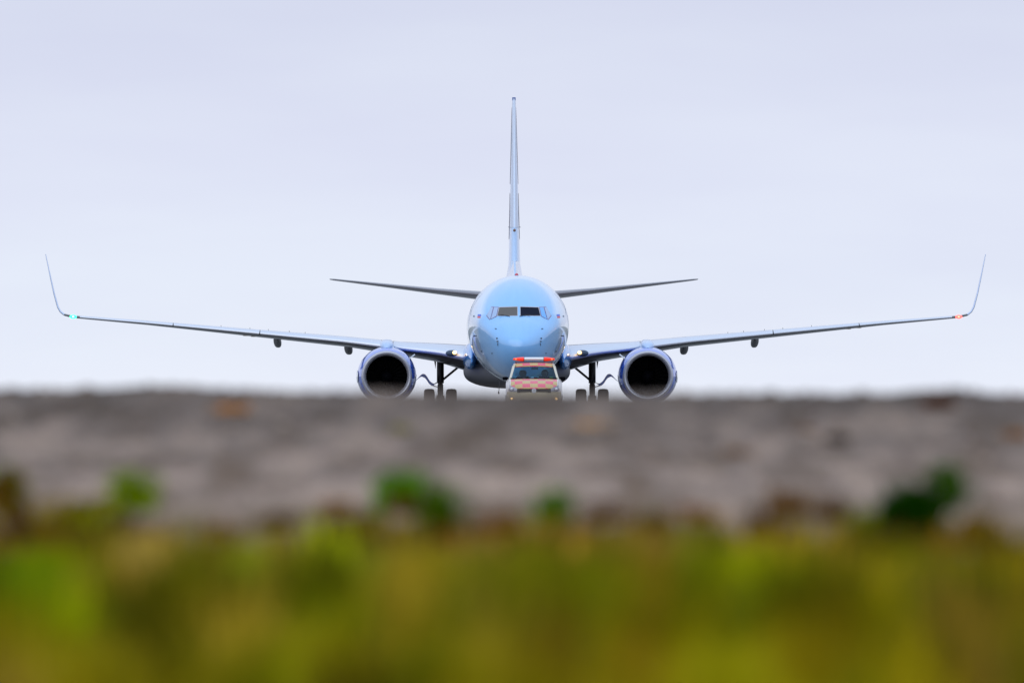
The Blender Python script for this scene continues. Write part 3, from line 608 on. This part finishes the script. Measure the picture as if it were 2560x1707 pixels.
MB().box((.03, 1.42, 1.435), (.28, .18, .03), Matrix.Rotation(R(-14), 3, 'X')).build('dashboard_paper', M['white'], car, smooth=False)
MB().box((.60, 1.37, 1.455), (.12, .02, .05)).build('screen_sticker', mat('sticker_green', (.35, .5, .12), .6), car, smooth=False)
MB().tube([(.03, 1.93, 1.83), (.03, 1.92, 1.79)], .012, 6).box((.03, 1.90, 1.765), (.24, .03, .07)).build('rear_view_mirror', M['dark'], car, smooth=False)
seatm = mat('seat_fabric', (.004, .007, .02), .9)
for sx in (-1, 1):
    s_ = MB(); s_.loft([superring(2.4, .25, .75, 1.5, 5, 24), superring(2.55, .26, .75, 1.52, 5, 24)]); s_.v = [(p_[0]+sx*.38, p_[1]+(p_[2]-.75)*.15, p_[2]) for p_ in s_.v]
    s_.loft([[(p_[0]+sx*.38, p_[1], p_[2]) for p_ in superring(2.50+dy, .125, 1.50, 1.71, 3, 24)] for dy in (0, .1)]); s_.box((sx*.38, 2.2, .78), (.5, .5, .14)); s_.build('seat', seatm, car, sharp=50)
# light bar
lb = MB(); lb.box((0, 2.5, 2.0), (1.32, .10, .035))
for sx in (-1, 1): lb.box((sx*.62, 2.5, 1.96), (.05, .12, .09))
lbo = lb.build('light_bar', M['grey'], car, smooth=False)
orange = mat('orange_lens', (.70, .02, .004), .3, coat=.3, emit=(1, .035, .002), es=.45); whl = mat('white_lens', (.82, .83, .86), .3, coat=1)
def capsule(x0, x1, r0, r1, name, m_):
    mbx = MB(); rr = []
    for k in range(9):
        t_ = k/8; x = x0+(x1-x0)*t_; r_ = r0+(r1-r0)*math.sin(math.pi/2*t_)
        rr.append([(x, 2.5+.15*math.cos(a)*r_/.072, 2.09+r_*math.copysign(abs(math.sin(a))**.75, math.sin(a))) for a in [2*math.pi*i/24 for i in range(24)]])
    return mbx.loft(rr).build(name, m_, lbo)
for sx in (-1, 1):
    capsule(sx*.72, sx*.35, .03, .072, 'orange_lens', orange)
    for xx in (.62, .44): MB().ball((sx*xx, 2.40, 2.085), (.035, .02, .022)).build('beacon_reflector', mat('reflector_orange', (1, .3, .08), .3, emit=(1, .2, .02), es=.8), lbo)
    MB().box((sx*.345, 2.5, 2.07), (.03, .28, .10)).build('lens_divider', mat('divider_red', (.25, .02, .02), .4), lbo, smooth=False)
MB().loft([[(x, 2.5+.15*math.cos(a), 2.10+.058*math.copysign(abs(math.sin(a))**.6, math.sin(a))) for a in [2*math.pi*i/24 for i in range(24)]] for x in (-.33, .33)]).build('white_lens', whl, lbo)

# driver, seated behind the wheel
drv = bpy.data.meshes.new('person'); J = [(0, 0, 0), (0, .06, .22), (0, .08, .42), (0, .08, .50), (0, .03, .56), (0, .02, .66), (0, .02, .74),
     (-.18, .07, .42), (-.25, -.08, .22), (-.16, -.33, .30), (-.13, -.40, .33), (.18, .07, .42), (.25, -.08, .22), (.16, -.33, .30), (.13, -.40, .33),
     (-.1, -.05, -.02), (-.14, -.5, .08), (-.13, -.75, -.25), (.1, -.05, -.02), (.14, -.5, .08), (.13, -.75, -.25)]
E = [(0, 1), (1, 2), (2, 3), (3, 4), (4, 5), (5, 6), (2, 7), (7, 8), (8, 9), (9, 10), (2, 11), (11, 12), (12, 13), (13, 14), (0, 15), (15, 16), (16, 17), (0, 18), (18, 19), (19, 20)]
RD = [.15, .15, .15, .06, .06, .09, .075, .07, .05, .04, .035, .07, .05, .04, .035, .1, .08, .06, .1, .08, .06]
drv.from_pydata([Vector(j) for j in J], E, []); per = bpy.data.objects.new('person', drv); C.objects.link(per)
per.modifiers.new('skin', 'SKIN'); ss = per.modifiers.new('sub', 'SUBSURF'); ss.levels = 1; ss.render_levels = 1
for i, r_ in enumerate(RD): drv.skin_vertices[0].data[i].radius = (r_, r_*.8)
drv.skin_vertices[0].data[0].use_root = True
drv.materials.append(mat('driver_dark_clothes', (.006, .008, .02), .9))
per.location = (car.location.x+.38, CY+2.30, .92)
tag(per, 'driver in dark clothes sitting behind the pickup windscreen, both hands on the wheel', 'person')
hm = MB().ball((0, 0, .68), (.082, .10, .115)).build('head', mat('driver_skin', (.05, .02, .02), .6), per)
MB().ball((0, .02, .73), (.09, .105, .085)).build('hair', M['black'], per)
# steering wheel
swr = MB(); pts = [(.38+.18*math.cos(2*math.pi*k/20), 1.86+.05*math.sin(2*math.pi*k/20), 1.22+.17*math.sin(2*math.pi*k/20)) for k in range(21)]
swr.tube(pts, .014, 8); swr.box((.38, 1.86, 1.22), (.3, .03, .04)); swr.build('steering_wheel', M['black'], car)

# ------------------------------------------------------------------ foreground vegetation
def srgb(c): return np.array([((v/255+.055)/1.055)**2.4 if v > 10 else v/255/12.92 for v in c])
GAIN = np.array([2.2, 1.84, 1.5])
def px_to_world(X, Y, h=0):                       # point of the slope seen at a pixel of the 2352 px wide view
    X, Y = X*2560/2352, Y*2560/2352
    for d in np.arange(26, 61, .2):
        z = ground_z(0, d); yy = HOR-(z+h-CAMZ)/d*FPX
        if yy <= Y: break
    return ((X-1280)/FPX*d, d)
# patches of herb colour growing over the slope: centre in (x, y), size, sRGB colour in daylight
PATCH = []
for X, Y, sx_, col in [(0, 1440, 110, (52, 92, 0)), (90, 1330, 80, (88, 102, 0)), (200, 1290, 90, (112, 108, 0)), (350, 1330, 48, (176, 142, 74)), (340, 1390, 40, (150, 125, 50)), (450, 1420, 60, (72, 76, 0)),
        (480, 1500, 60, (74, 74, 0)), (280, 1480, 80, (84, 86, 0)), (560, 1320, 60, (116, 124, 28)), (600, 1260, 70, (124, 116, 24)), (560, 1480, 60, (122, 108, 30)), (640, 1480, 60, (122, 106, 34)), (760, 1470, 90, (78, 82, 0)), (730, 1380, 60, (100, 108, 4)),
        (890, 1400, 60, (110, 108, 20)), (870, 1300, 70, (128, 116, 40)), (1000, 1330, 60, (118, 112, 14)), (1130, 1370, 70, (92, 110, 0)), (930, 1500, 60, (112, 92, 22)), (1050, 1480, 70, (84, 86, 0)), (1180, 1270, 70, (134, 108, 44)), (1290, 1320, 70, (126, 102, 38)), (1290, 1450, 80, (86, 96, 0)),
        (1420, 1330, 70, (124, 108, 26)), (1450, 1450, 60, (98, 82, 6)), (1400, 1270, 80, (120, 96, 44)), (1650, 1330, 60, (98, 108, 4)), (1620, 1430, 90, (60, 72, 0)), (1760, 1290, 60, (136, 114, 36)), (1780, 1420, 70, (96, 100, 0)), (1960, 1350, 80, (126, 122, 8)), (1930, 1290, 50, (130, 110, 40)),
        (1950, 1470, 90, (84, 84, 0)), (2120, 1320, 80, (100, 100, 0)), (2250, 1260, 90, (92, 74, 14)), (2330, 1200, 70, (104, 78, 36)), (2200, 1450, 80, (84, 92, 0)), (2320, 1400, 80, (96, 96, 0)), (2330, 1500, 60, (112, 104, 10)), (100, 1230, 60, (98, 88, 10)), (30, 1240, 50, (92, 66, 18)),
        (330, 1220, 60, (118, 82, 56)), (450, 1240, 50, (112, 96, 20)), (1550, 1230, 60, (112, 86, 44)), (1720, 1230, 60, (120, 94, 34)), (1090, 1230, 60, (120, 96, 46)), (700, 1220, 60, (98, 76, 36)), (2040, 1220, 60, (84, 82, 8)), (120, 1500, 80, (84, 92, 0))]:
    x, d = px_to_world(X, Y+15); PATCH.append((x, d, sx_*1.0884/FPX*d*.72, (.8+.03*d)*1.35, srgb(col)*GAIN))
PX = np.array([q[0] for q in PATCH]); PY = np.array([q[1] for q in PATCH]); PW = np.array([q[2] for q in PATCH]); PL = np.array([q[3] for q in PATCH]); PCc = np.array([q[4] for q in PATCH])
def tint_at(x, y):
    w_ = np.exp(-((x-PX)/PW)**2-((y-PY)/PL)**2)+1e-6
    n_ = noise.noise(Vector((x*1.6, y*.5, 1)))
    base = srgb((104, 98, 6))*GAIN*(1+.35*n_) if n_ > -.1 else srgb((112, 92, 30))*GAIN
    ws = .04; c = (w_[:, None]*PCc).sum(0)+ws*base
    return c/(w_.sum()+ws)
def mesh_np(name, V, F4, T, m_, parent=None):
    me = bpy.data.meshes.new(name); nv, nf = len(V), len(F4)
    me.vertices.add(nv); me.vertices.foreach_set('co', V.astype(np.float32).ravel())
    me.loops.add(nf*4); me.loops.foreach_set('vertex_index', F4.astype(np.int32).ravel())
    me.polygons.add(nf); me.polygons.foreach_set('loop_start', np.arange(0, nf*4, 4, dtype=np.int32)); me.polygons.foreach_set('loop_total', np.full(nf, 4, np.int32))
    a = me.attributes.new('tint', 'FLOAT_COLOR', 'POINT'); a.data.foreach_set('color', np.hstack([T, np.ones((nv, 1))]).astype(np.float32).ravel())
    me.update(calc_edges=True); me.validate(); me.materials.append(m_)
    o = bpy.data.objects.new(name, me); C.objects.link(o)
    if parent: o.parent = parent
    return o
def blades(base, h, lean, wid, ang, col):         # curved tapering blades, arrays of n
    n_ = len(h); dx, dy = np.cos(ang), np.sin(ang); px, py = -dy, dx
    V = np.zeros((n_, 8, 3)); T = np.repeat(col[:, None, :], 8, 1)
    for k, (t_, wf) in enumerate(((0, 1), (.4, .85), (.75, .55), (1, .08))):
        cx = base[:, 0]+dx*lean*h*t_**1.8; cy = base[:, 1]+dy*lean*h*t_**1.8; cz = base[:, 2]+h*t_*(1-.25*lean*t_)
        for s_, sg in ((0, -.5), (1, .5)):
            V[:, 2*k+s_, 0] = cx+px*wid*wf*sg; V[:, 2*k+s_, 1] = cy+py*wid*wf*sg; V[:, 2*k+s_, 2] = cz
    f = np.array([[0, 1, 3, 2], [2, 3, 5, 4], [4, 5, 7, 6]]); F = (np.arange(n_)[:, None, None]*8+f[None]).reshape(-1, 4)
    return V.reshape(-1, 3), F, T.reshape(-1, 3)
leafm = attr_mat('herb_leaves', .7, .3)
pos, hh, colr_ = [], [], []
tries = 14000
gx = rng.uniform(-5, 5, tries); gy = 23+29*rng.uniform(0, 1, tries)
for x, y in zip(gx, gy):
    edge = 42.4+2.2*noise.noise(Vector((x*1.8, 0, 5)))+.5*noise.noise(Vector((x*6, y, 2)))
    p_keep = min(1, max(0, (edge-y)/4+.05))
    if rng.uniform() > p_keep: continue
    pos.append((x, y, ground_z(x, y)-.005)); hh.append(rng.uniform(.03, .10)*(1.2 if y < 37 else .8)*(1+.5*noise.noise(Vector((x*4, y*.8, 9))))); colr_.append(tint_at(x, y)*(1+.45*noise.noise(Vector((x*5, y*.7, 2))))*rng.uniform(.75, 1.25))
pos = np.array(pos); hh = np.array(hh); colr_ = np.array(colr_); nb_ = 16
B = np.repeat(pos, nb_, 0); B[:, :2] += rng.normal(0, .035, (len(B), 2)); H = np.repeat(hh, nb_)*rng.uniform(.5, 1.2, len(B))
V, F, T = blades(B, H, rng.uniform(.1, 1.0, len(B)), rng.uniform(.005, .012, len(B)), rng.uniform(0, 6.283, len(B)), np.repeat(colr_, nb_, 0)*rng.uniform(.85, 1.15, (len(B), 1)))
# taller tufts standing in the low growth, each with a colour of its own
tx = rng.uniform(-5, 5, 2300); ty = 25+21*rng.uniform(0, 1, 2300); tb, th_, tcol, twd = [], [], [], []
for x, y in zip(tx, ty):
    e_ = 39.9+2.6*noise.noise(Vector((x*2.2, 0, 5)))
    if y > e_ and rng.uniform() > .5*math.exp(-(y-e_)/2.6): continue
    dry = y > e_-.9 and rng.uniform() > .35
    c = (srgb((84, 58, 20))*GAIN*rng.uniform(.4, 1.0) if dry else tint_at(x, y)*1.06)*rng.choice([.75, 1.0, 1.25])*math.exp(1.25*noise.noise(Vector((x*6.5, y*.22, 4)))-.08); c = c*np.array([rng.uniform(.72, 1.08), 1, 1])
    hgt = rng.uniform(.06, .18)*(1.5 if y < 33 else 1.0 if y < 37 else .6); m_ = 46
    o_ = rng.normal(0, .028, (m_, 2)); z_ = ground_z(x, y)-.005
    tb.append(np.column_stack([x+o_[:, 0], y+o_[:, 1]*2, np.full(m_, z_)])); th_.append(hgt*rng.uniform(.5, 1.1, m_)); tcol.append(c[None]*rng.uniform(.85, 1.15, (m_, 1))); twd.append(rng.uniform(.006, .014, m_))
tb = np.vstack(tb); th_ = np.hstack(th_); tcol = np.vstack(tcol); twd = np.hstack(twd)
V2, F2, T2 = blades(tb, th_, rng.uniform(.05, .6, len(tb)), twd, rng.uniform(0, 6.283, len(tb)), tcol)
F = np.vstack([F, F2+len(V)]); V = np.vstack([V, V2]); T = np.vstack([T, T2])
gr_ = mesh_np('grass', V, F, T, leafm); tag(gr_, 'low yellow green grass and herbs covering the near slope', 'grass', kind='stuff')

# gravel stones on the pale slope behind the grass
ns_ = 5200; sx0 = rng.uniform(-5, 5, ns_); sy0 = rng.uniform(42, 64, ns_); V, T, F = [], [], []
oct_ = np.array([(1, 0, 0), (0, 1, 0), (-1, 0, 0), (0, -1, 0), (.55, .55, .75), (-.55, .55, .8), (-.55, -.55, .7), (.55, -.55, .75)])
for i in range(ns_):
    r_ = rng.uniform(.006, .018)*(1.6 if rng.uniform() > .95 else 1); x, y = sx0[i], sy0[i]; a = rng.uniform(0, 6.28); ca, sa = math.cos(a), math.sin(a)
    q_ = oct_*rng.uniform(.75, 1.2, (8, 3)); q_ = np.stack([q_[:, 0]*ca-q_[:, 1]*sa, q_[:, 0]*sa+q_[:, 1]*ca, q_[:, 2]*.75], 1)*r_
    V.append(q_+np.array([x, y, ground_z(x, y)-.002])); v_ = rng.uniform(.10, .42)*(.55 if y > 56 else 1); T.append(np.tile([v_, v_*rng.uniform(.70, .78), v_*.60], (8, 1)))
    F.append(np.array([[0, 1, 5, 4], [1, 2, 6, 5], [2, 3, 7, 6], [3, 0, 4, 7], [4, 5, 6, 7]])+8*i)
gs_ = mesh_np('gravel', np.vstack(V), np.vstack(F), np.vstack(T), attr_mat('gravel_stone', .85)); tag(gs_, 'pale grey brown gravel stones scattered over the slope', 'gravel', kind='stuff')

# single weeds and dry tufts
def weed(name, X, Y, wpx, hpx, col, label, cat, nl=160, group=None, leafy=True, col2=None):
    x0, d = px_to_world(X, Y); h = hpx*1.0884/FPX*d; rad = wpx*1.0884/FPX*d*.5
    root = empty(name, (x0, d, ground_z(x0, d)))
    c0 = srgb(col)*GAIN; n_ = nl
    bx = rng.normal(0, rad*.35, n_); by = rng.normal(0, rad*.5, n_); zz = (rng.uniform(0, .75, n_)*h if leafy else np.zeros(n_))-.01
    base = np.stack([bx, by, zz], 1); hh_ = (h*rng.uniform(.3, .6, n_) if leafy else h*rng.uniform(.6, 1.1, n_))
    cc = c0[None]*rng.uniform(.7, 1.3, (n_, 1))
    if col2 is not None: k_ = rng.uniform(0, 1, n_) > .6; cc[k_] = srgb(col2)*GAIN*rng.uniform(.7, 1.3, (k_.sum(), 1))
    V, F, T = blades(base, hh_, rng.uniform(.3, 1.2, n_), rng.uniform(.4, 1.0, n_)*max(.012, rad*.20) if leafy else rng.uniform(.005, .012, n_), rng.uniform(0, 6.28, n_), cc)
    mesh_np('foliage', V, F, T, leafm, root)
    ns2 = 9; sb = np.stack([rng.normal(0, rad*.2, ns2), rng.normal(0, rad*.2, ns2), np.full(ns2, -.01)], 1)
    V, F, T = blades(sb, h*rng.uniform(.7, 1.0, ns2), rng.uniform(.1, .6, ns2), np.full(ns2, .008), rng.uniform(0, 6.28, ns2), np.tile(srgb((90, 80, 30)), (ns2, 1)))
    mesh_np('stem', V, F, T, leafm, root)
    tag(root, label, cat, group or {'weed': 'weeds along the gravel edge', 'dry_tuft': 'dry tufts on the gravel slope', 'bush': 'dark bushes on the right'}[name]); return root
weed('weed', 300, 1180, 170, 95, (92, 118, 0), 'bright green weed at the left edge of the gravel, above the tan dry tuft', 'weed', 200)
weed('weed', 250, 1120, 60, 24, (110, 120, 60), 'thin pale green weed beside the bright green one on the left', 'weed', 50)
weed('weed', 15, 1195, 130, 115, (82, 58, 6), 'brown and green weed at the far left edge of the picture', 'weed', 180, col2=(70, 92, 0))
weed('weed', 925, 1180, 165, 95, (62, 108, 0), 'light green leafy weed left of centre on the gravel edge', 'weed', 200)
weed('weed', 1010, 1250, 120, 130, (50, 80, 0), 'darker green weed just right of the light green leafy one', 'weed', 240)
weed('weed', 1275, 1215, 110, 95, (58, 96, 0), 'small round green weed alone on the gravel below the car', 'weed', 170)
weed('weed', 1500, 1200, 70, 40, (96, 104, 66), 'faint grey green weed right of the small round one', 'weed', 60)
weed('bush', 2100, 1240, 190, 130, (14, 48, 0), 'large dark green bush on the right of the foreground', 'bush', 420)
weed('bush', 2180, 1175, 110, 115, (36, 70, 0), 'upright dark green side shoot to the right of the large bush', 'bush', 170)
weed('bush', 1985, 1240, 150, 75, (84, 98, 0), 'yellow green leafy bush on the left flank of the large dark bush', 'bush', 150)
weed('dry_tuft', 1620, 1200, 110, 50, (112, 84, 56), 'orange brown dry grass tuft on the right part of the gravel', 'dry grass', 80, leafy=False)
weed('dry_tuft', 640, 1220, 90, 50, (70, 50, 16), 'dark brown dry tuft between the left green weeds and the leafy centre weed', 'dry grass', 150, leafy=False)
weed('dry_tuft', 350, 1260, 110, 60, (88, 54, 30), 'reddish brown dry tuft right below the bright green weed', 'dry grass', 160, leafy=False)
weed('dry_tuft', 530, 952, 110, 34, (150, 110, 56), 'golden dry tuft on the crest left of the airliner', 'dry grass', 90, leafy=False)
weed('dry_tuft', 2155, 935, 80, 44, (70, 42, 26), 'brown dry tuft standing on the crest under the right winglet', 'dry grass', 160, leafy=False)
weed('dry_tuft', 1925, 1015, 60, 36, (30, 22, 16), 'dark brown tuft on the gravel below the right wing', 'dry grass', 130, leafy=False)
weed('dry_tuft', 1850, 990, 60, 22, (92, 66, 30), 'brownish tuft left of the dark one below the right wing', 'dry grass', 70, leafy=False)
weed('dry_tuft', 1690, 1045, 70, 30, (98, 72, 36), 'low brown tuft on the gravel below the right engine', 'dry grass', 90, leafy=False)
weed('dry_tuft', 2335, 1000, 60, 34, (120, 84, 34), 'tan dry tuft at the far right edge below the crest', 'dry grass', 90, leafy=False)
weed('weed', 920, 1000, 70, 30, (104, 104, 64), 'faint olive weed on the gravel below the left engine', 'weed', 50)
weed('dry_tuft', 1350, 980, 110, 26, (150, 122, 80), 'pale straw tuft on the gravel just under the car', 'dry grass', 80, leafy=False)
weed('weed', 190, 1215, 150, 70, (96, 88, 6), 'olive weed low between the far left weed and the bright green one', 'weed', 190, col2=(70, 60, 0))
weed('weed', 850, 1235, 110, 60, (92, 84, 10), 'olive brown weed at the left foot of the light green leafy weed', 'weed', 150, col2=(70, 92, 0))
weed('weed', 2250, 1235, 140, 60, (84, 76, 8), 'olive weed to the right of the large dark bush', 'weed', 160, col2=(90, 60, 16))
weed('weed', 2050, 1300, 170, 80, (78, 84, 0), 'broad olive weed in front of the large dark bush', 'weed', 200, col2=(60, 46, 8))
weed('dry_tuft', 780, 1175, 110, 44, (104, 80, 50), 'brown grey dry tuft on the gravel left of the leafy centre weed', 'dry grass', 120, leafy=False)
weed('dry_tuft', 1120, 1235, 110, 45, (120, 88, 48), 'light brown dry tuft between the centre weed and the small round weed', 'dry grass', 120, leafy=False)
weed('dry_tuft', 1430, 1250, 120, 50, (112, 80, 40), 'brown dry tuft right of the small round weed at the grass edge', 'dry grass', 130, leafy=False)
weed('dry_tuft', 1780, 1250, 120, 50, (100, 66, 34), 'reddish brown dry tuft left of the yellow green bush', 'dry grass', 130, leafy=False)
S.cycles.max_bounces = 8; S.cycles.transparent_max_bounces = 12
